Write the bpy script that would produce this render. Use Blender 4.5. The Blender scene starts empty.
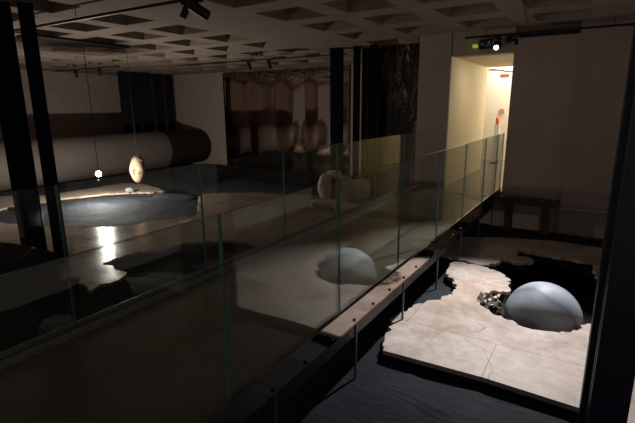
import bpy, bmesh, math, random
from mathutils import Vector, Matrix, noise
from mathutils.geometry import tessellate_polygon
R = random.Random(7)
SC = bpy.context.scene
COL = SC.collection
PI = math.pi

# ------------------------------------------------------------------ camera
F, PITCH, YAW, ROLL, EYE = 446.587, .2303, .5611, -.0082, 1.72
cd = bpy.data.cameras.new('camera'); cam = bpy.data.objects.new('camera', cd); COL.objects.link(cam)
fw = Vector((-math.sin(YAW)*math.cos(PITCH), math.cos(YAW)*math.cos(PITCH), -math.sin(PITCH)))
r0 = Vector((math.cos(YAW), math.sin(YAW), 0)); u0 = r0.cross(fw)
rt = r0*math.cos(ROLL) + u0*math.sin(ROLL); up = u0*math.cos(ROLL) - r0*math.sin(ROLL)
M = Matrix((rt, up, -fw)).transposed().to_4x4(); M.translation = (0, 0, EYE)
cam.matrix_world = M
cd.sensor_width = 36; cd.lens = F/635*36; cd.clip_start = .05; cd.clip_end = 200
SC.camera = cam

# ------------------------------------------------------------------ world, view, lights
SC.view_settings.view_transform = 'Standard'; SC.view_settings.look = 'None'
SC.view_settings.gamma = 1; SC.view_settings.use_curve_mapping = False
SC.view_settings.exposure = .35
W = bpy.data.worlds.new('world'); SC.world = W; W.use_nodes = True
W.node_tree.nodes['Background'].inputs[0].default_value = (.92, .77, .68, 1)
W.node_tree.nodes['Background'].inputs[1].default_value = .095

def aim(o, target):
    o.rotation_euler = (Vector(target) - o.location).to_track_quat('-Z', 'Y').to_euler()
def area(name, loc, target, size, power, color, spread=PI):
    l = bpy.data.lights.new(name, 'AREA'); l.size = size; l.energy = power; l.color = color; l.spread = spread
    o = bpy.data.objects.new(name, l); COL.objects.link(o); o.location = loc; aim(o, target); return o
def spot(name, loc, target, power, color, angle, blend=.5, radius=.04):
    l = bpy.data.lights.new(name, 'SPOT'); l.energy = power; l.color = color; l.spot_size = angle; l.spot_blend = blend
    l.shadow_soft_size = radius
    o = bpy.data.objects.new(name, l); COL.objects.link(o); o.location = loc; aim(o, target); return o
def point(name, loc, power, color, radius=.04):
    l = bpy.data.lights.new(name, 'POINT'); l.energy = power; l.color = color; l.shadow_soft_size = radius
    o = bpy.data.objects.new(name, l); COL.objects.link(o); o.location = loc; return o

BALL_LAMP = (-.75, 7.55, 3.33)
BALL_AIM = Vector((-.75, 5.05, -.62)); _d = (BALL_AIM - Vector(BALL_LAMP)).normalized()
spot('ball_spot', Vector(BALL_LAMP) + _d*.20, BALL_AIM, 1120, (1, .97, .95), math.radians(57), .95, .05)
area('corridor_wash', (-1.3, 14.7, 2.5), (-2.76, 11.0, 1.1), .7, 48, (1, .90, .66))  # unseen wash set in the lobby, added to light the corridor wall
area('deck_fill', (-1.95, 10.7, 2.66), (-1.95, 10.0, 0), .6, 5, (1, .90, .70))  # unseen weak fill, added to brighten the deck by the door
area('lobby_lamp', (-1.9, 14.2, 3.25), (-2.2, 14.2, 0), 1.6, 175, (1, .95, .84))

# ------------------------------------------------------------------ materials
def mat(name, col, rough=.6, metal=0, spec=.5):
    m = bpy.data.materials.new(name); m.use_nodes = True
    b = m.node_tree.nodes['Principled BSDF']
    b.inputs['Base Color'].default_value = (*col, 1); b.inputs['Roughness'].default_value = rough
    b.inputs['Metallic'].default_value = metal; b.inputs['Specular IOR Level'].default_value = spec
    return m
def NT(m): return m.node_tree.nodes, m.node_tree.links, m.node_tree.nodes['Principled BSDF']
def coords(m, scale=(1, 1, 1)):
    n, l, b = NT(m)
    t = n.new('ShaderNodeTexCoord'); mp = n.new('ShaderNodeMapping'); mp.inputs['Scale'].default_value = scale
    l.new(t.outputs['Object'], mp.inputs[0]); return mp.outputs[0]
def ramp(m, fac, stops):
    n, l, b = NT(m); r = n.new('ShaderNodeValToRGB'); e = r.color_ramp.elements
    while len(e) < len(stops): e.new(.5)
    for i, (p, c) in enumerate(stops): e[i].position = p; e[i].color = (*c, 1)
    l.new(fac, r.inputs[0]); return r.outputs[0]
def ntex(m, vec, scale, detail=4, rough=.55, dist=0):
    n, l, b = NT(m); t = n.new('ShaderNodeTexNoise')
    t.inputs['Scale'].default_value = scale; t.inputs['Detail'].default_value = detail
    t.inputs['Roughness'].default_value = rough; t.inputs['Distortion'].default_value = dist
    if vec: l.new(vec, t.inputs['Vector'])
    return t.outputs['Fac']
def bump(m, h, strength, dist=.02):
    n, l, b = NT(m); u = n.new('ShaderNodeBump'); u.inputs['Strength'].default_value = strength
    u.inputs['Distance'].default_value = dist
    l.new(h, u.inputs['Height']); l.new(u.outputs[0], b.inputs['Normal']); return u
def mixc(m, a, bcol, fac, mode='MIX'):
    n, l, _ = NT(m); x = n.new('ShaderNodeMix'); x.data_type = 'RGBA'; x.blend_type = mode
    for s, i in ((fac, 0), (a, 6), (bcol, 7)):
        if hasattr(s, 'links'): l.new(s, x.inputs[i])
        elif isinstance(s, tuple): x.inputs[i].default_value = (*s, 1)
        else: x.inputs[i].default_value = s
    return x.outputs[2]
def noisy(name, c1, c2, scale, rough=.7, bs=.2, bd=.01, metal=0, stretch=(1, 1, 1), spec=.5):
    m = mat(name, c1, rough, metal, spec); n, l, b = NT(m); v = coords(m, stretch)
    f = ntex(m, v, scale, 6, .6)
    l.new(ramp(m, f, [(.3, c1), (.7, c2)]), b.inputs['Base Color'])
    if bs: bump(m, f, bs, bd)
    return m

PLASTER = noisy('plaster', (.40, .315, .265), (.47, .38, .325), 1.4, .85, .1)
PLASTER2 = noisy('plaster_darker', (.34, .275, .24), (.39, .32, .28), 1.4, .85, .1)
CONC = noisy('ceiling_concrete', (.26, .21, .165), (.34, .275, .22), 2.5, .9, .2)
FLOORM = noisy('floor_black', (.012, .012, .014), (.02, .02, .022), 3, .8, .2)
CREAM = noisy('corridor_cream', (.72, .62, .42), (.76, .66, .46), 1, .8, .05)
WHITE = noisy('lobby_white', (.82, .78, .68), (.86, .82, .72), 1, .8, .05)
BLACKM = mat('black_paint', (.010, .010, .012), .45)
STEEL = noisy('black_steel', (.006, .007, .010), (.010, .011, .016), 5, .55, .05, spec=.05)
STEEL2 = noisy('blue_black_steel', (.022, .028, .058), (.03, .038, .075), 5, .35, .05, spec=.5)
POSTM = mat('grey_post_steel', (.10, .10, .11), .45, .3)
TIMBER = noisy('dark_timber', (.045, .030, .022), (.07, .045, .032), 4, .6, .2, stretch=(1, 6, 6))
DECK = noisy('deck_resin', (.17, .145, .115), (.22, .19, .15), 2.5, .20, .05)
BEAMM = noisy('beam_black', (.008, .008, .009), (.014, .014, .015), 4, .5, .1)
CHAN = noisy('channel_metal', (.34, .29, .26), (.40, .345, .31), 6, .09, .0, metal=1)
CHANF = noisy('grey_channel', (.30, .29, .28), (.36, .35, .34), 6, .45, .03, metal=.3)
BOLT = mat('bolt_metal', (.02, .02, .022), .3, .9)
BEDDING = mat('bedding_black', (.010, .010, .012), .9)
CABLE = mat('cable_black', (.012, .012, .012), .6)

CLOTH = mat('dark_blue_cloth', (.03, .035, .045), .9, 0, .12); n, l, b = NT(CLOTH); v = coords(CLOTH)
f = ntex(CLOTH, v, 1.1, 8, .6, .6); l.new(ramp(CLOTH, f, [(.25, (.014, .0165, .022)), (.75, (.035, .039, .048))]), b.inputs['Base Color'])
bump(CLOTH, ntex(CLOTH, coords(CLOTH, (.7, 1.8, 1)), 2.2, 7, .6, 1.4), .55, .08)

def marble_floor(name, c1, c2, c3, rough, spec=.3):
    m = mat(name, c1, rough, 0, spec); n, l, b = NT(m); v = coords(m)
    f = ntex(m, v, 1.6, 9, .62, .5)
    base = ramp(m, f, [(.28, c3), (.48, c1), (.72, c2)])
    blot = ntex(m, v, .55, 5, .6, .8)
    base = mixc(m, base, (.46, .26, .15), ramp(m, blot, [(.54, (0, 0, 0)), (.78, (.40, .40, .40))]))
    # curved hair cracks
    vn = n.new('ShaderNodeVectorMath'); vn.operation = 'ADD'
    nz = n.new('ShaderNodeTexNoise'); nz.inputs['Scale'].default_value = 1.1; l.new(v, nz.inputs['Vector'])
    l.new(v, vn.inputs[0]); l.new(nz.outputs['Color'], vn.inputs[1])
    vo = n.new('ShaderNodeTexVoronoi'); vo.feature = 'DISTANCE_TO_EDGE'; vo.inputs['Scale'].default_value = .8
    l.new(vn.outputs[0], vo.inputs['Vector'])
    cr = ramp(m, vo.outputs['Distance'], [(0, (1, 1, 1)), (.010, (0, 0, 0))])
    cr2 = mixc(m, cr, ramp(m, f, [(.42, (0, 0, 0)), (.6, (.8, .8, .8))]), 1.0, 'MULTIPLY')
    fine = ntex(m, v, 9, 6, .7)
    base = mixc(m, base, ramp(m, fine, [(.35, (.62, .56, .52)), (.6, (1, 1, 1))]), .55, 'MULTIPLY')
    br_ = n.new('ShaderNodeTexBrick'); l.new(v, br_.inputs['Vector'])
    br_.inputs['Scale'].default_value = 1; br_.inputs['Brick Width'].default_value = 1.9; br_.inputs['Row Height'].default_value = .78
    br_.inputs['Mortar Size'].default_value = .007; br_.inputs['Mortar Smooth'].default_value = .4
    br_.inputs['Color1'].default_value = (1, 1, 1, 1); br_.inputs['Color2'].default_value = (.82, .80, .80, 1); br_.inputs['Mortar'].default_value = (.45, .40, .36, 1)
    base = mixc(m, base, br_.outputs['Color'], .75, 'MULTIPLY')
    l.new(mixc(m, base, (.13, .10, .085), cr2), b.inputs['Base Color'])
    l.new(ramp(m, f, [(.3, (rough*.8,)*3), (.7, (rough*1.25,)*3)]), b.inputs['Roughness'])
    bump(m, fine, .3, .012)
    return m
SLAB = marble_floor('pale_marble_slab', (.47, .40, .36), (.65, .585, .55), (.29, .225, .185), .5)
SLABL = marble_floor('brown_marble_slab', (.40, .325, .265), (.49, .41, .34), (.28, .215, .165), .20, .14)
STONE = noisy('pale_stone', (.60, .50, .40), (.74, .63, .53), 6, .7, .4)
RUBBLE = mat('rubble_conglomerate', (.2, .17, .13), .8); n, l, b = NT(RUBBLE); v = coords(RUBBLE)
vo = n.new('ShaderNodeTexVoronoi'); vo.inputs['Scale'].default_value = 13; l.new(v, vo.inputs['Vector'])
l.new(ramp(RUBBLE, vo.outputs['Distance'], [(.28, (.62, .54, .44)), (.45, (.07, .06, .05))]), b.inputs['Base Color'])
bump(RUBBLE, vo.outputs['Distance'], .8, .04)
HEADM = noisy('warm_marble', (.32, .205, .12), (.50, .35, .225), 6, .7, .4)
HEADD = noisy('broken_dark_stone', (.10, .07, .05), (.16, .11, .08), 9, .9, .7)
BALLM = mat('grey_marble', (.4, .42, .46), .52, 0, .3); n, l, b = NT(BALLM); v = coords(BALLM, (1, 1, 1))
wv = n.new('ShaderNodeTexWave'); wv.wave_type = 'BANDS'; wv.bands_direction = 'DIAGONAL'
wv.inputs['Scale'].default_value = 1.1; wv.inputs['Distortion'].default_value = 5; wv.inputs['Detail'].default_value = 5
wv.inputs['Detail Scale'].default_value = .9
l.new(v, wv.inputs['Vector'])
bb = ramp(BALLM, wv.outputs['Fac'], [(.0, (.22, .235, .27)), (.12, (.30, .345, .405)), (.6, (.36, .405, .465)), (1, (.42, .46, .515))])
l.new(mixc(BALLM, bb, ramp(BALLM, ntex(BALLM, v, 3, 8, .65, 1), [(.3, (.62, .64, .68)), (.7, (1, 1, 1))]), .8, 'MULTIPLY'), b.inputs['Base Color'])

ROLLSHADE = noisy('roll_shadow_dark', (.020, .011, .010), (.030, .018, .016), 2, .8, .2)
ROLLL = noisy('pale_canvas', (.26, .215, .185), (.37, .315, .275), .9, .75, .5, .05, stretch=(1, .5, 1))
MIRROR = mat('bronze_mirror_foil', (.42, .34, .29), .06, 1); n, l, b = NT(MIRROR)
bump(MIRROR, ntex(MIRROR, coords(MIRROR, (1.6, 1, .25)), 1.0, 2, .5, .4), 0.03, .06)
STREAKM = mat('painted_reflection_panel', (.01, .008, .008), .22); n, l, b = NT(STREAKM); v = coords(STREAKM, (1.6, 1, .8))  # pale wavy reflections painted into the panel's colour as streaks
vf = ntex(STREAKM, coords(STREAKM, (2.4, 1, .55)), 1.3, 8, .62, 1.8)
vl = ramp(STREAKM, vf, [(.475, (0, 0, 0)), (.50, (1, 1, 1)), (.53, (0, 0, 0)), (.60, (0, 0, 0)), (.612, (.5, .5, .5)), (.63, (0, 0, 0))])
vk = ramp(STREAKM, ntex(STREAKM, coords(STREAKM, (1, 1, .10)), 1.6, 2, .5), [(.46, (0, 0, 0)), (.58, (1, 1, 1))])
l.new(mixc(STREAKM, (.010, .008, .008), (.62, .48, .38), mixc(STREAKM, vl, vk, 1.0, 'MULTIPLY')), b.inputs['Base Color'])
REFLBOX = noisy('black_reflection_box', (.014, .012, .010), (.022, .018, .015), 5, .85, .2)
DARKSTONE = noisy('grey_stone', (.16, .165, .18), (.22, .22, .235), 8, .8, .4)
REDDARK = noisy('dark_red_stone', (.10, .03, .022), (.16, .05, .035), 6, .7, .3)

def emis(name, col, s):
    m = bpy.data.materials.new(name); m.use_nodes = True; n = m.node_tree.nodes; b = n['Principled BSDF']
    b.inputs['Base Color'].default_value = (*col, 1); b.inputs['Emission Color'].default_value = (*col, 1)
    b.inputs['Emission Strength'].default_value = s; return m
BULBM = emis('bulb_glow', (1, .92, .82), 30)
LENS = emis('spot_lens', (.85, .92, 1), 9)
PICTO = emis('exit_pictogram', (.25, .36, .42), .035)
GREENLED = emis('green_lamp', (.45, .70, .05), .32)

def glass(name, tint, edge=False):
    m = bpy.data.materials.new(name); m.use_nodes = True; n, l = m.node_tree.nodes, m.node_tree.links
    n.clear(); out = n.new('ShaderNodeOutputMaterial'); mix = n.new('ShaderNodeMixShader')
    tr = n.new('ShaderNodeBsdfTransparent'); tr.inputs[0].default_value = (*tint, 1)
    gl = n.new('ShaderNodeBsdfGlossy'); gl.inputs['Roughness'].default_value = .012 if not edge else .2
    gl.inputs['Color'].default_value = (.97, .99, 1, 1)
    geo = n.new('ShaderNodeNewGeometry'); mr = n.new('ShaderNodeMapRange')          # the same index met from both sides of the sheet
    mr.inputs[3].default_value = 1.52; mr.inputs[4].default_value = 1/1.52
    l.new(geo.outputs['Backfacing'], mr.inputs[0])
    fr = n.new('ShaderNodeFresnel'); l.new(mr.outputs[0], fr.inputs[0])
    l.new(fr.outputs[0], mix.inputs[0]); l.new(tr.outputs[0], mix.inputs[1]); l.new(gl.outputs[0], mix.inputs[2])
    l.new(mix.outputs[0], out.inputs[0]); return m
GLASS = glass('clear_glass', (.955, .98, .965))
GEDGE = mat('glass_edge_green', (.13, .29, .25), .2)

# ------------------------------------------------------------------ helpers
def obj(name, bm, m, parent=None, loc=None, smooth=False):
    me = bpy.data.meshes.new(name); bmesh.ops.recalc_face_normals(bm, faces=bm.faces[:]); bm.to_mesh(me); bm.free()
    for x in (m if isinstance(m, (list, tuple)) else [m]): me.materials.append(x)
    if smooth:
        for p in me.polygons: p.use_smooth = True
    o = bpy.data.objects.new(name, me); COL.objects.link(o)
    if parent: o.parent = parent
    if loc: o.location = loc
    return o
def tag(o, label, cat, group=None, kind=None):
    o['label'] = label; o['category'] = cat
    if group: o['group'] = group
    if kind: o['kind'] = kind
    return o
def thing(name, label, cat, loc=(0, 0, 0), rz=0, group=None):
    o = bpy.data.objects.new(name, None); COL.objects.link(o); o.location = loc; o.rotation_euler = (0, 0, rz)
    o.empty_display_size = .1
    return tag(o, label, cat, group)
def struct(name, bm, m):
    o = obj(name, bm, m); o['kind'] = 'structure'; return o
def box(bm, a, b, bev=0):
    r = bmesh.ops.create_cube(bm, size=1); vs = r['verts']
    s = [b[i]-a[i] for i in range(3)]
    for v in vs: v.co = Vector(((a[i]+b[i])/2 + v.co[i]*s[i] for i in range(3)))
    if bev:
        es = list({e for v in vs for e in v.link_edges}); bmesh.ops.bevel(bm, geom=es, offset=bev, segments=2, affect='EDGES', profile=.6)
    return bm
def bx(a, b, bev=0): return box(bmesh.new(), a, b, bev)
def tube(bm, pts, r, seg=8, cap=True):
    pts = [Vector(p) for p in pts]; rings = []
    for i, p in enumerate(pts):
        d = (pts[min(i+1, len(pts)-1)] - pts[max(i-1, 0)]).normalized()
        a = d.orthogonal().normalized() if i == 0 else (rings_a - d*rings_a.dot(d)).normalized()
        rings_a = a; c = d.cross(a); rr = r[i] if isinstance(r, (list, tuple)) else r
        rings.append([bm.verts.new(p + (a*math.cos(2*PI*k/seg) + c*math.sin(2*PI*k/seg))*rr) for k in range(seg)])
    for A, B in zip(rings, rings[1:]):
        for k in range(seg): bm.faces.new((A[k], A[(k+1) % seg], B[(k+1) % seg], B[k]))
    if cap: bm.faces.new(rings[0][::-1]); bm.faces.new(rings[-1])
    return bm
def tb(pts, r, seg=8): return tube(bmesh.new(), pts, r, seg)
def rock(center, size, seed, sub=3, amp=.25, fs=1.6, flat=False):
    bm = bmesh.new(); bmesh.ops.create_icosphere(bm, subdivisions=sub, radius=1)
    for v in bm.verts:
        d = v.co.copy(); k = 1 + amp*noise.fractal(d*fs + Vector((seed*7.3, seed*3.1, seed)), .9, 2, 4)
        if flat:   # squared-off block
            m = max(abs(d.x), abs(d.y), abs(d.z)); k *= .5 + .5/m*.95
        v.co = Vector((center[i] + d[i]*k*size[i] for i in range(3)))
    return bm

# ------------------------------------------------------------------ setting
ZF, ZC, FL = -.62, 3.15, -1.125
struct('floor', bx((-18.8, -2.2, FL-.1), (2.9, 14.6, FL)), FLOORM)

# coffered ceiling: one waffle slab
xs = [(-1.17-1.21*k, -.33-1.21*k) for k in range(4)] + [(-7.36-1.21*k, -6.55-1.21*k) for k in range(9)]
xs = sorted(xs); ys = [(.70+1.285*k, 1.52+1.285*k) for k in range(-1, 10)]
X0, X1, Y0, Y1 = -18.8, 2.9, -2.2, 14.6
gx = [X0] + [v for p in xs for v in p] + [X1]; gy = [Y0] + [v for p in ys for v in p] + [Y1]
bm = bmesh.new()
def quad(*p): bm.faces.new([bm.verts.new(q) for q in p])
for i in range(len(gx)-1):
    for j in range(len(gy)-1):
        a, b2, c, d = gx[i], gx[i+1], gy[j], gy[j+1]
        if i % 2 == 1 and j % 2 == 1:
            t, h = .07, ZC+.36
            lo = [(a, c, ZC), (b2, c, ZC), (b2, d, ZC), (a, d, ZC)]
            hi = [(a+t, c+t, h), (b2-t, c+t, h), (b2-t, d-t, h), (a+t, d-t, h)]
            for k in range(4): quad(lo[k], lo[(k+1) % 4], hi[(k+1) % 4], hi[k])
            quad(*hi)
        else: quad((a, c, ZC), (b2, c, ZC), (b2, d, ZC), (a, d, ZC))
bmesh.ops.remove_doubles(bm, verts=bm.verts, dist=1e-4)
box(bm, (X0, Y0, ZC+.40), (X1, Y1, ZC+.5))
o = struct('ceiling', bm, CONC)

YW = 9.6                                                     # the wall with the doorway
DX0, DX1, DZ = -2.76, -1.58, 2.70
bm = bx((-3.45, YW, FL), (DX0-.02, YW+.3, ZC)); box(bm, (DX1, YW, FL), (-.50, YW+.3, ZC-.19)); box(bm, (DX1, YW+.14, ZC-.19), (-.50, YW+.3, ZC))
box(bm, (DX0, YW, DZ), (DX1, YW+.3, ZC)); box(bm, (DX0, YW, FL), (DX1, YW+.3, -.14))
struct('wall_back', bm, PLASTER)
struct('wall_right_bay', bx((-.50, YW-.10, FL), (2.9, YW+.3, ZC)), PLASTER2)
struct('wall_left', bx((-18.8, -2.2, FL), (-18.5, 14.6, ZC)), PLASTER)
struct('wall_far', bx((-18.5, 14.3, FL), (-3.45, 14.6, ZC)), PLASTER)
struct('wall_return', bx((-3.45, YW+.3, FL), (-3.20, 14.3, ZC)), PLASTER)
# corridor and lobby behind the doorway
bm = bx((-3.20, YW+.3, -.14), (-1.10, 13.1, 0)); box(bm, (DX0, YW, -.14), (DX1, YW+.3, 0)); box(bm, (-4.9, 13.1, -.14), (.6, 15.6, 0))
struct('floor_corridor', bm, DECK)
bm = bx((DX0-.25, YW+.3, 0), (DX0, 13.0, DZ)); box(bm, (DX0-.02, YW-.002, 0), (DX0, YW+.3, DZ)); box(bm, (DX0-.25, YW+.305, DZ), (DX1+.25, 13.0, DZ+.1)); box(bm, (-4.9, 13.0, 0), (-3.01, 13.1, 3.4)); box(bm, (-3.01, 13.0, DZ+.1), (-1.33, 13.1, 3.4))
struct('wall_corridor_left', bm, CREAM)
bm = bx((DX1, YW+.3, 0), (DX1+.25, 13.0, DZ)); box(bm, (DX1+.25, 13.0, 0), (.6, 13.1, 3.4))
struct('wall_corridor_right', bm, CREAM)
bm = bx((-4.9, 15.3, 0), (.6, 15.6, 3.4)); box(bm, (-5.0, 13.0, 0), (-4.9, 15.6, 3.4)); box(bm, (.6, 13.0, 0), (.7, 15.6, 3.4))
struct('wall_lobby', bm, WHITE)
struct('ceiling_lobby', bx((-5, 13.0, 3.4), (.7, 15.6, 3.5)), WHITE)
struct('shade_bar_1', bx((DX1+.08, YW-.02, ZC-.20), (-.50, YW+.14, ZC-.14)), BLACKM)  # black bar in place of the shade in the wall-top gap
struct('baseboard_right', bx((-1.2, YW-.16, FL+.001), (2.9, YW-.10, -.70)), BLACKM)

# ------------------------------------------------------------------ ground cloth with a pit for the ball
BC, BR = Vector((-.335, 5.47, -.705)), .415
bm = bmesh.new(); nx, ny = 190, 150; x0, x1, y0, y1 = -18.4, 2.8, -1.8, 14.2; vg = []
for j in range(ny+1):
    row = []
    for i in range(nx+1):
        x = x0+(x1-x0)*i/nx; y = y0+(y1-y0)*j/ny
        h = -.72 + .045*noise.fractal(Vector((x*.9, y*1.3, 3)), .9, 2, 4)
        d = math.hypot(x-BC.x, (y-BC.y-.35)*.8); h -= .50*max(0, 1-(d/1.0)**2) if d < 1.0 else 0
        h = min(h, -.69); sx = max(0, min(1, (x+11.9)/.8))*max(0, min(1, (-5.6-x)/.8)); t = max(0, min(1, (y-8.35)/.45))*max(0, min(1, (11.6-y)/1.2))
        h -= .34*sx*t*t*(3-2*t)                                  # the cloth sags beyond the torn opening, behind a fold
        if -10.45 < x < -9.15: h += .12*math.exp(-((y-8.22-.25*(x+9.8))/.16)**2)
        row.append(bm.verts.new((x, y, max(h, FL+.01))))
    vg.append(row)
for j in range(ny):
    for i in range(nx):
        c = (vg[j][i].co + vg[j+1][i+1].co)/2
        if ((c.x-BC.x+.05)/.82)**2 + ((c.y-6.35)/1.25)**2 > 1: bm.faces.new((vg[j][i], vg[j][i+1], vg[j+1][i+1], vg[j+1][i]))
bmesh.ops.delete(bm, geom=[v for v in bm.verts if not v.link_faces], context='VERTS')
tag(obj('ground_cloth', bm, CLOTH, smooth=True), 'dark blue-black crumpled cloth spread under the broken marble floors', 'cloth')

# ------------------------------------------------------------------ broken marble floors
def jag(pts, step, amp, straight=(), seed=1):
    out = []; rr = random.Random(seed)
    for k, p in enumerate(pts):
        q = pts[(k+1) % len(pts)]; p = Vector(p); q = Vector(q); d = q-p; L = d.length
        n_ = 1 if k in straight else max(1, int(L/step)); nrm = Vector((-d.y, d.x))/max(L, 1e-6)
        for i in range(n_):
            t = i/n_; c = p + d*t; off = (0 if i == 0 else rr.uniform(-amp, amp)*1.2) + (0 if k in straight else 2.0*amp*noise.noise(Vector((c.x*4.5, c.y*4.5, seed))))
            out.append(p + d*t + nrm*off)
    return out
def slab(name, label, pts, step, amp, straight, m, seed):
    root = thing(name, label, 'marble floor', (pts[0][0], pts[0][1], ZF))
    P = [p - Vector(pts[0][:2]) for p in jag(pts, step, amp, straight, seed)]
    def prism(P, z0, z1):
        bm = bmesh.new(); top = [bm.verts.new((p.x, p.y, z1)) for p in P]; bot = [bm.verts.new((p.x, p.y, z0)) for p in P]
        n = len(P)
        for t3 in tessellate_polygon([[Vector((p.x, p.y, 0)) for p in P]]):
            bm.faces.new([top[k] for k in t3]); bm.faces.new([bot[k] for k in t3][::-1])
        for i in range(n): bm.faces.new((top[i], bot[i], bot[(i+1) % n], top[(i+1) % n]))
        return bm
    obj('marble_sheet', prism(P, -.045, 0), m, root)
    # dark bedding set a little back under the sheet
    O = [Vector(p) - Vector(pts[0][:2]) for p in pts]; Q = []; n = len(O)
    s = 1 if sum(O[i].x*O[(i+1) % n].y - O[(i+1) % n].x*O[i].y for i in range(n)) > 0 else -1
    for i in range(n):
        t = (O[(i+1) % n]-O[i-1]).normalized(); Q.append(O[i] + Vector((-t.y, t.x))*s*.05)
    obj('bedding', prism(Q, -.17, -.046), BEDDING, root)
    return root
RS = [(2.2, 3.62), (.9, 3.68), (.11, 3.71), (-.64, 3.74), (-1.56, 3.71), (-1.62, 3.79), (-1.66, 3.95), (-1.74, 4.32), (-1.73, 4.59), (-1.68, 4.87), (-1.57, 5.0), (-1.48, 5.23), (-1.37, 5.41),
      (-1.41, 5.69), (-1.65, 6.1), (-1.69, 6.41), (-1.7, 6.61), (-1.44, 6.69), (-1.03, 6.52), (-.93, 6.44), (-.84, 6.36), (-.79, 5.98), (-.79, 5.83), (-.96, 5.75), (-1.05, 5.34), (-.86, 5.12),
      (-.7, 5.03), (-.39, 4.92), (-.13, 4.98), (.06, 5.18), (.19, 5.55), (.25, 5.84), (.24, 6.29), (.27, 6.92), (.14, 7.11), (.13, 7.64), (-.42, 7.70), (-.96, 7.74), (-.93, 7.46), (-.71, 7.42), (-.67, 7.23), (-.93, 7.07), (-1.07, 7.15),
      (-1.14, 6.84), (-1.31, 6.72), (-1.61, 6.76), (-1.95, 6.9), (-2.1, 7.98), (-1.33, 8.36), (-.51, 8.62), (.33, 8.57), (2.2, 8.5)]
slab('broken_marble_floor', 'pale marble floor fragment broken open around the grey stone ball', RS, .045, .026, (0, 1, 2, 3, 46, 47, 48, 49, 50, 51), SLAB, 3)
LS = [(-17.8, 4.4), (-14.5, 4.5), (-12.2, 4.55), (-11.48, 4.47), (-10.66, 4.22), (-9.52, 4.37), (-8.86, 4.71), (-8.31, 5.08), (-7.92, 5.53), (-7.81, 6.08), (-7.68, 6.26), (-7.63, 6.6), (-7.4, 6.63), (-7.67, 7.02), (-8.49, 7.83),
      (-9.31, 8.69), (-8.6, 9.18), (-8.08, 9.56), (-7.19, 9.78), (-6.5, 10.0), (-3.7, 10.2), (-3.36, 9.1), (-3.36, 6.0), (-4.52, 5.69), (-5.15, 5.79), (-5.62, 5.65), (-6.1, 5.16), (-6.06, 4.59), (-6.37, 4.47), (-6.35, 3.79),
      (-5.57, 3.71), (-5.48, 3.05), (-6.07, 3.22), (-8.5, 1.8), (-13.0, .4), (-17.8, .4)]
LS = [(-11.9, 4.46)] + LS[4:] + [(-17.9, 3.2), (-17.9, 5.3), (-14.4, 5.3)]
LS += [(-12.95, 6.3), (-12.87, 7.29), (-12.83, 7.89), (-12.9, 8.7), (-12.07, 8.9), (-11.31, 8.75), (-10.52, 8.51), (-10.67, 8.17), (-11.21, 7.78), (-11.62, 7.37), (-11.8, 6.91), (-12.1, 6.2), (-12.05, 5.26), (-12.06, 4.78)]
slab('broken_marble_floor', 'brown polished marble floor with a large torn oval opening under the lit bulb', LS, .10, .045, (20, 21), SLABL, 5)

# ------------------------------------------------------------------ grey marble ball, rubble
bm = bmesh.new(); bmesh.ops.create_uvsphere(bm, u_segments=96, v_segments=48, radius=BR)
ball = obj('stone_ball', bm, BALLM, smooth=True); ball.location = BC; ball.rotation_euler = (.5, .35, .9)
tag(ball, 'large blue-grey veined marble ball sunk in the broken floor', 'ball')
o = obj('rubble_lump', rock((0, 0, 0), (.15, .30, .19), 4, 4, .42, 2.4), RUBBLE); o.location = (-.985, 5.50, -.78); o.rotation_euler = (0, .15, -.12)
tag(o, 'rough speckled lump of rubble at the left rim beside the grey ball', 'rubble')

# ------------------------------------------------------------------ footbridge
NX, FX = -1.627, -3.29
br = thing('footbridge', 'dark raised footbridge running to the lit doorway', 'footbridge', (-2.45, 4.6, -.12))
def rel(a, b, o=br): return (tuple(a[i]-o.location[i] for i in range(3)), tuple(b[i]-o.location[i] for i in range(3)))
obj('deck', bx(*rel((-3.254, -.6, -.10), (-1.66, YW-.012, 0))), DECK, br)
for x in (-3.19, -1.76): obj('edge_beam', bx(*rel((x-.05, -.6, -.34), (x+.05, YW-.02, -.10)), .005), BEAMM, br)
for y in (.9, 2.08, 3.27, 4.42, 5.65, 6.85, 8.05, 9.2):
    for x in (-3.2, -1.66):
        q = bx(*rel((x-.010, y-.010, -.80), (x+.010, y+.010, -.105)))
        box(q, *rel((x-.035, y-.035, -.82), (x+.035, y+.035, -.80))); obj('support_post', q, POSTM, br)
def balustrade(label, x, out, yes, y_start, y_end, chan):
    root = thing('glass_balustrade', label, 'balustrade', (x, (y_start+y_end)/2, -.1)); L = root.location
    def r3(a, b): return tuple(a[i]-L[i] for i in range(3)), tuple(b[i]-L[i] for i in range(3))
    q = bmesh.new()
    if out > 0: box(q, *r3((x+.014, y_start, -.10), (x+.030, y_end, .10)), .003); box(q, *r3((x-.030, y_start, -.02), (x-.014, y_end, .07)), .003)
    else: box(q, *r3((x-.030, y_start, -.10), (x-.014, y_end, .10)), .003); box(q, *r3((x+.014, y_start, 0), (x+.034, y_end, .06)), .003)
    box(q, *r3((x-.030, y_start, -.10), (x+.030, y_end, -.09)))
    ch = obj('base_channel', q, chan, root)
    k = 0; y = 1.987 - .377*4
    while y < y_end-.1:
        s = 1 if out > 0 else -1
        obj('bolt', tb([(x+s*.0295-L.x, y-L.y, -.05-L.z), (x+s*.040-L.x, y-L.y, -.05-L.z)], .014, 12), BOLT, ch); y += .377
    for a, b_ in zip(yes, yes[1:]):
        q = bx(*r3((x-.008, a+.006, -.085), (x+.008, b_-.006, 1.185)))
        q.normal_update()
        for f in q.faces: f.material_index = 0 if abs(f.normal.x) > .5 else 1
        me_o = obj('glass_panel', q, [GLASS, GEDGE], root)
    return root
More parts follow.
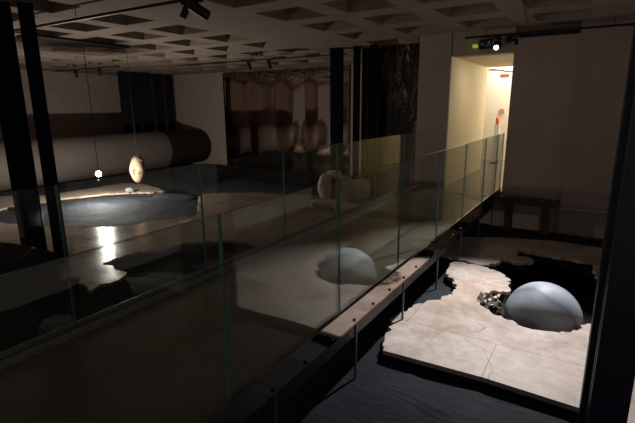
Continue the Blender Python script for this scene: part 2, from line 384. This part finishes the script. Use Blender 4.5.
balustrade('nearer clear glass balustrade with bolted base channel on the footbridge edge', NX, 1, [-.6, .39, 1.63, 2.90, 4.14, 5.41, 6.67, 7.98, 9.03, YW-.02], -.6, YW-.02, CHAN)
balustrade('farther clear glass balustrade along the room side of the footbridge', FX, -1, [-.6, .31, 1.69, 3.07, 4.45, 5.80, 7.18, 8.5, YW-.02], -.6, YW-.02, CHANF)

# ------------------------------------------------------------------ steel columns
def column(loc, rz, w, d, label, group=None, zb=FL, tf=.035, m=STEEL):
    root = thing('steel_column', label, 'column', (loc[0], loc[1], zb), rz, group); h = ZC - zb
    for s in (-1, 1): obj('flange', bx((-w/2, s*d/2-(tf if s > 0 else 0), .02), (w/2, s*d/2+(0 if s > 0 else tf), h), .010), m, root)
    obj('web', bx((-.02, -d/2+tf, .02), (.02, d/2-tf, h)), m, root)
    obj('base_plate', bx((-w/2-.06, -d/2-.06, 0), (w/2+.06, d/2+.06, .02)), m, root)
    return root
CA = math.radians(64)
column((-7.24, 3.27), CA, .33, .24, 'left column of the dark steel pair behind the footbridge')
column((-7.02, 3.54), CA, .19, .24, 'right column of the dark steel pair behind the footbridge')
column((.238, 3.12), 0, .205, .22, 'dark steel column standing close in front at the right edge', tf=.03, m=STEEL2)
column((.205, 3.47), 0, .215, .22, 'dark steel column just behind the foremost right column', tf=.03, m=STEEL2)
for i, (y, w) in enumerate([(11.62, .28), (12.12, .34), (12.72, .40), (13.36, .34), (13.92, .27)]):
    column((-16.5, y), math.radians(52), w, .26,
           ['leftmost column of the dark row behind the pale roll', 'second column from the left in the dark row behind the roll', 'wide middle column of the dark row behind the pale roll',
            'fourth column from the left in the dark row behind the roll', 'rightmost column of the dark row behind the pale roll'][i], 'columns behind the roll')
column((-5.86, 10.3), .3, .30, .24, 'leftmost dark column in the group beside the streaked black panel', 'columns beside the streaked panel')
column((-5.29, 10.3), .3, .15, .20, 'slim middle column in the group beside the streaked black panel', 'columns beside the streaked panel')
column((-4.84, 10.3), .3, .18, .18, 'dark column standing in front of the streaked black panel', 'columns beside the streaked panel')

# ------------------------------------------------------------------ panels on the back walls
vp = obj('reflection_panel', bx((-.86, -.03, 0), (.86, .03, ZC-FL-.02), .004), STREAKM); vp.location = (-4.44, 10.62, FL)
tag(vp, 'tall glossy black panel with painted pale wavy reflections left of the doorway', 'wall panel')
for (a, c, lab) in [(-13.55, -9.48, 'wide bronze mirror panel on the far wall beside the roll'), (-9.46, -7.6, 'narrow bronze mirror panel right of the wide one on the far wall')]:
    bm = bmesh.new(); N, K, w = 120, 12, c-a; cols = []
    for k in range(N+1):
        x = -w/2 + w*k/N; X = x+(a+c)/2
        row = []
        for r_ in range(K+1):
            z = -.14 + 3.86*r_/K; bow = .055*abs(math.sin(PI*(X+13.55)/1.36))**1.3 + .02*noise.noise(Vector((X*1.7, 0, z*.35)))
            row.append(bm.verts.new((x, -.02-bow, z)))
        cols.append(row)
    for A, B in zip(cols, cols[1:]):
        for r_ in range(K): bm.faces.new((A[r_], B[r_], B[r_+1], A[r_+1]))
    front = bm.faces[:]; bmesh.ops.recalc_face_normals(bm, faces=front)
    bk = bmesh.ops.extrude_face_region(bm, geom=front)
    for v in [g_ for g_ in bk['geom'] if isinstance(g_, bmesh.types.BMVert)]: v.co.y = .02
    q = obj('mirror_panel', bm, MIRROR, smooth=True); q.location = ((a+c)/2, 14.275, -.62)
    q.data.set_sharp_from_angle(angle=math.radians(50))
    tag(q, lab, 'mirror')

# ------------------------------------------------------------------ big roll with a pale canvas wrap
RX, RZ_, RR = -15.05, .08, .71
root = thing('giant_roll', 'huge horizontal roll with pale canvas wrap and a dark core standing in for its shadow', 'roll', (RX, 8, RZ_-RR))
def cyl(r, ya, yb, seg=64, a0=0, a1=2*PI, thick=0):
    bm = bmesh.new(); full = a1-a0 > 6.28; prof = []
    ysn = [ya, ya+.04, yb-.10, yb-.03, yb]; rs = [r-.05, r, r, r-.03, r-.12]
    rings = []
    for y, q in zip(ysn, rs if not thick else [r]*5):
        rings.append([bm.verts.new((q*math.cos(a0+(a1-a0)*k/seg), y-8, RR+q*math.sin(a0+(a1-a0)*k/seg))) for k in range(seg if full else seg+1)])
    n = len(rings[0])
    for A, B in zip(rings, rings[1:]):
        for k in range(n if full else n-1): bm.faces.new((A[k], A[(k+1) % n], B[(k+1) % n], B[k]))
    if full: bm.faces.new(rings[0]); bm.faces.new(rings[-1][::-1])
    if thick:
        bmesh.ops.solidify(bm, geom=bm.faces[:], thickness=thick)
    return bm
obj('shadow_core', cyl(RR, 1.0, 14.1), ROLLSHADE, root, smooth=True)  # dark end beyond the wrap stands in for the roll's shadow
obj('canvas_wrap', cyl(RR+.03, .9, 12.0, 64, math.radians(-100), math.radians(150), .02), ROLLL, root, smooth=True)

# ------------------------------------------------------------------ hanging bulb and head
BP = Vector((-10.75, 6.62, .10))
root = thing('hanging_bulb', 'bare glowing bulb hanging on a thin cord over the torn oval opening', 'light bulb', BP)
bm = bmesh.new(); bmesh.ops.create_uvsphere(bm, u_segments=24, v_segments=16, radius=.07); obj('bulb', bm, BULBM, root, smooth=True)
obj('socket', tb([(0, 0, .08), (0, 0, .11), (0, 0, .17)], [.022, .028, .018], 12), CABLE, root)
obj('cord', tb([(0, 0, .16), (.01, .01, 1.5), (0, 0, ZC-BP.z)], .008, 6), CABLE, root)
point('bulb_light', BP + Vector((0, 0, -.15)), 245, (1, .90, .80), .03)

HP = Vector((-10.92, 7.90, .03))
root = thing('sculpture', 'colossal broken marble head hanging from a wire over the floor', 'sculpture', HP, math.radians(20))
bm = bmesh.new(); bmesh.ops.create_uvsphere(bm, u_segments=64, v_segments=48, radius=1)
def g(x, z, cx, cz, sx, sz): return math.exp(-((x-cx)/sx)**2-((z-cz)/sz)**2)
for v in bm.verts:
    x, y, z = v.co; w = .218*(1 - .30*max(0, -z)**1.8 - .10*max(0, z)**2)
    fx, fz = x, z; yy = y*.20
    if y < 0:       # face looks along -Y
        k = min(1, -y*1.6)
        yy -= k*(.075*g(fx, fz, 0, -.08, .13, .22) + .03*g(fx, fz, 0, .12, .1, .25)      # nose
                 + .030*g(fx, fz, 0, .30, .6, .10)                                          # brow
                 - .050*g(fx, fz, .36, .13, .20, .11) - .050*g(fx, fz, -.36, .13, .20, .11)  # sockets
                 + .022*g(fx, fz, .36, .12, .10, .06) + .022*g(fx, fz, -.36, .12, .10, .06)  # lids
                 + .028*g(fx, fz, 0, -.42, .20, .055) - .020*g(fx, fz, 0, -.475, .24, .02) + .026*g(fx, fz, 0, -.54, .16, .055)
                 + .045*g(fx, fz, 0, -.80, .24, .14) + .02*g(fx, fz, .5, -.1, .2, .25) + .02*g(fx, fz, -.5, -.1, .2, .25))
    else:
        yy *= .55   # broken away behind
    nn = .02*noise.fractal(Vector((x*3, y*3, z*3)), .9, 2, 4)
    v.co = Vector((x*w/1*1.0 + nn*(.4 if y < 0 else 1), yy + nn*(.2 if y < 0 else 2), z*.37 + nn*.3))
for f in bm.faces:
    c = f.calc_center_median(); f.material_index = 1 if c.y > .03 else 0
obj('face', bm, [HEADM, HEADD], root, smooth=True)
bm = rock((0, .03, .24), (.185, .14, .15), 9, 4, .22, 3.5); obj('hair', bm, HEADD, root, smooth=True)
for s in (-1, 1): obj('ear', rock((s*.19, .02, .02), (.022, .045, .07), 3, 3, .15), HEADM if s < 0 else HEADD, root, smooth=True)
obj('hanging_wire', tb([(0, .03, .36), (-.0, .03, 1.6), (0, .03, ZC-HP.z)], .006, 6), CABLE, root)
o = obj('stone_chip', rock((0, 0, .06), (.13, .11, .08), 12, 3, .3), DARKSTONE); o.location = (-11.25, 7.80, ZF); tag(o, 'small grey stone chip on the floor tongue below the hanging head', 'stone')

# ------------------------------------------------------------------ carved fragment with its low slabs
root = thing('sculpture', 'pale carved marble fragment with rounded wing standing before the dark columns', 'sculpture', (-5.28, 9.12, ZF+.13), .55); root.scale = (1.12, 1.12, 1.12)
obj('block', rock((.22, 0, .26), (.19, .17, .30), 21, 4, .12, 1.8, True), STONE, root)
obj('wing', rock((-.18, -.03, .33), (.15, .08, .26), 22, 4, .12, 1.5), STONE, root, smooth=True)
obj('crest', rock((.02, 0, .58), (.17, .10, .09), 23, 3, .2, 2), STONE, root)
obj('red_core', rock((.02, .02, .28), (.09, .09, .26), 24, 3, .2, 2), REDDARK, root)
obj('flank', rock((.55, .05, .24), (.24, .15, .23), 25, 4, .15, 1.8, True), STONE, root)
o = obj('stone_slab', bx((-.45, -.22, 0), (.45, .22, .13), .02), STONE); o.location = (-5.36, 9.12, ZF); o.rotation_euler = (0, 0, .55); tag(o, 'low pale stone slab carrying the carved marble fragment', 'stone')
o = obj('stone_slab', bx((-.42, -.15, 0), (.42, .15, .12), .02), STONE); o.location = (-4.68, 9.02, ZF); o.rotation_euler = (0, 0, .25); tag(o, 'low pale stone slab on the floor right of the carved fragment', 'stone')

# ------------------------------------------------------------------ dark box standing in for a reflection by the bridge side columns
o = obj('reflection_box', bx((-.95, -.75, 0), (.95, .40, .70), .10), REFLBOX, smooth=False); o.location = (-7.05, 2.55, -.86); o.rotation_euler = (0, 0, .12)
tag(o, 'low dark round-cornered box standing in for a reflection before the steel column pair', 'reflection box')

# ------------------------------------------------------------------ timber frame under the doorway wall
root = thing('trestle', 'dark brown timber trestle frame along the foot of the right wall', 'trestle', (-.5, YW-.24, -.9))
L = root.location
def rl(a, b): return tuple(a[i]-L[i] for i in range(3)), tuple(b[i]-L[i] for i in range(3))
obj('top_beam', bx(*rl((-1.56, YW-.32, -.17), (-.52, YW-.17, -.04)), .006), TIMBER, root)
for x in (-1.38, -.72): obj('post', bx(*rl((x-.07, YW-.30, -.9), (x+.07, YW-.18, -.17)), .005), TIMBER, root)
o = obj('timber_ledge', bx((-1.5, -.08, -.02), (1.5, .08, .02), .004), PLASTER); o.location = (.96, YW-.18, -.17); tag(o, 'thin pale ledge running along the right wall beside the trestle', 'ledge')

# ------------------------------------------------------------------ tracks, spotlights, cables, exit sign
def track(label, a, b, z=3.0):
    A, B = Vector((*a, z)), Vector((*b, z)); d = (B-A).normalized(); n_ = Vector((-d.y, d.x, 0)); mid = (A+B)/2
    root = thing('lighting_track', label, 'track', mid)
    def strip(off, h0, h1, wd):
        bm = bmesh.new(); c = []
        for p in (A-mid, B-mid):
            for s in (-1, 1):
                for h in (h0, h1): c.append(bm.verts.new(p + n_*s*wd + Vector((0, 0, h))))
        bmesh.ops.convex_hull(bm, input=bm.verts); return bm
    obj('rail', strip(0, -.018, .018, .02), BLACKM, root)
    for t in (.08, .5, .92):
        p = (A-mid).lerp(B-mid, t); obj('hanger', tb([p+Vector((0, 0, .015)), p+Vector((0, 0, ZC-z))], .006, 6), BLACKM, root)
track('black lighting track crossing the ceiling above the left steel columns', (-9.4, 4.05), (-4.1, 4.15))
track('black lighting track near the far left wall above the roll', (-16.4, 8.95), (-12.9, 9.05))
track('black lighting track crossing before the far mirror panels', (-11.5, 10.1), (-5.6, 10.3))
track('long black lighting track running above the doorway wall', (-2.45, 9.35), (2.4, 9.42))
def spotlight(label, loc, target, lit=False, size=1, z_top=3.0):
    root = thing('spotlight', label, 'spotlight', loc); d = (Vector(target)-Vector(loc)).normalized()
    h = obj('lamp_head', tb([-d*.10*size, -d*.09*size, d*.10*size, d*.11*size], [.03*size, .05*size, .05*size, .047*size], 20), BLACKM, root)
    if lit: obj('lens', tb([d*.108*size, d*.116*size], .042*size, 20), LENS, root)
    obj('stem', tb([(0, 0, .03*size), (0, 0, z_top-loc[2]-.021)], .010*size, 8), BLACKM, root)
    obj('adapter', bx((-.06*size, -.02, z_top-loc[2]-.05), (.06*size, .02, z_top-loc[2]-.020)), BLACKM, root)
spotlight('lit spotlight on the track above the lit doorway', (-1.85, 9.33, 2.82), (-1.4, 4.5, .3), True, 1.0)
spotlight('dark slanting spotlight next to the lit one above the doorway', (-1.60, 9.34, 2.88), (.4, 8.3, 2.1), False, 1.1)
spotlight('recessed spotlight inside the ceiling coffer over the grey ball', BALL_LAMP, BALL_AIM, False, 1.0, ZC+.36)
spotlight('narrow black spotlight hanging at the end of the nearest track', (-4.50, 4.15, 2.88), (-4.75, 4.0, 2.3), False, .85)
spotlight('larger black spotlight beside the narrow one on the nearest track', (-4.28, 4.15, 2.87), (-4.0, 5.0, 2.45), False, 1.25)
for x, y, lab in [(-8.66, 10.2, 'left small black spotlight on the track before the mirrors'), (-7.95, 10.22, 'right small black spotlight on the track before the mirrors')]:
    spotlight(lab, (x, y, 2.86), (x-.3, y+1, 1.5), False, 1.0)
for x, y, lab in [(-15.2, 8.99, 'small black spotlight on the far left track above the roll'), (-13.9, 9.02, 'second small black spotlight on the far left track')]:
    spotlight(lab, (x, y, 2.86), (x-.6, y+.6, 1.8), False, 1.0)
o = obj('hanging_cable', tb([(-1.05, 6.5, ZC), (-1.10, 7.2, ZC-.10), (-1.22, 8.4, ZC-.16), (-1.32, 9.3, 3.0)], .010, 6), CABLE); tag(o, 'thin black cable hanging from the coffers to the doorway track', 'cable')
o = obj('ventilation_duct', bx((-.28, -1.2, -.05), (.28, 1.0, 0), .01), BLACKM); o.location = (-9.85, 6.05, ZC); o.rotation_euler = (0, 0, 0); tag(o, 'long dark duct fixed under the ceiling coffers at left', 'duct')

# exit sign over the doorway
root = thing('exit_sign', 'small dark exit sign with running figure above the doorway', 'sign', (-2.02, YW-.06, 2.88))
obj('case', bx((-.20, -.03, -.085), (.20, .055, .085), .006), BLACKM, root)
yq = -.034
def sign_part(name, bars, head=None):
    pic = bmesh.new()
    for x0, z0, x1, z1, w in bars:
        a, b2 = Vector((x0, 0, z0)), Vector((x1, 0, z1)); d = (b2-a).normalized(); a = a-d*w*.3; b2 = b2+d*w*.3; nn = Vector((-d.z, 0, d.x))*w/2
        vs = [pic.verts.new((p.x, yq+s, p.z)) for s in (0, .004) for p in (a+nn, a-nn, b2-nn, b2+nn)]
        bmesh.ops.convex_hull(pic, input=vs)
    if head: bmesh.ops.create_icosphere(pic, subdivisions=2, radius=.014, matrix=Matrix.Translation(head))
    obj(name, pic, PICTO, root)
sign_part('running_figure', [(-.01, .035, -.02, -.01, .022), (-.02, -.01, .012, -.025, .014), (.012, -.025, .008, -.058, .012), (-.02, -.01, -.045, -.04, .014), (-.045, -.04, -.07, -.04, .012), (-.01, .025, .025, .008, .011), (-.012, .028, -.045, .01, .011)], (-.005, yq, .050))
sign_part('door_outline', [(.07, -.06, .07, .06, .012), (.07, .06, .125, .06, .012), (.125, .06, .125, -.06, .012)])
sign_part('arrow', [(-.165, 0, -.10, 0, .014), (-.165, 0, -.14, .026, .012), (-.165, 0, -.14, -.026, .012)])
o = obj('indicator_lamp', bx((-.045, -.03, -.03), (.045, .05, .03), .012), GREENLED); o.location = (-2.30, YW-.05, 2.86); tag(o, 'small green-glowing lamp left of the exit sign', 'lamp')

# things in the lobby
root = thing('extinguisher_stand', 'slim white post with red top in the bright lobby behind the doorway', 'stand', (-2.67, 14.44, 0))
obj('post', bx((-.075, -.04, .03), (.075, .04, 1.17), .008), mat('white_metal', (.72, .74, .78), .4), root)
obj('foot', bx((-.10, -.09, 0), (.10, .09, .03), .005), BLACKM, root)
obj('red_bottle', tb([(0, 0, 1.17), (0, 0, 1.22), (0, 0, 1.34), (0, 0, 1.38)], [.05, .055, .05, .02], 16), mat('red_paint', (.65, .12, .03), .4), root)
bm = bmesh.new(); bmesh.ops.create_cone(bm, cap_ends=True, segments=24, radius1=.085, radius2=.085, depth=.02, matrix=Matrix.Rotation(PI/2, 4, 'X'))
o = obj('round_sign', bm, mat('sign_red', (.62, .30, .24), .5)); o.location = (-2.73, 15.28, 1.53); tag(o, 'small round reddish sign on the white lobby wall', 'sign')
o = obj('wall_sign', bx((-.13, -.012, -.04), (.13, .012, .04), .003), mat('sign_brown', (.22, .06, .035), .5)); o.location = (-2.72, 15.285, 2.62); tag(o, 'small dark red rectangular sign high on the lobby wall', 'sign')
o = obj('wall_cable', tb([(-3.2, 15.28, 2.82), (-2.9, 15.28, 2.79), (-2.6, 15.28, 2.73), (-2.1, 15.28, 2.72)], .012, 6), CABLE); tag(o, 'thin dark cable sagging across the top of the white lobby wall', 'cable')
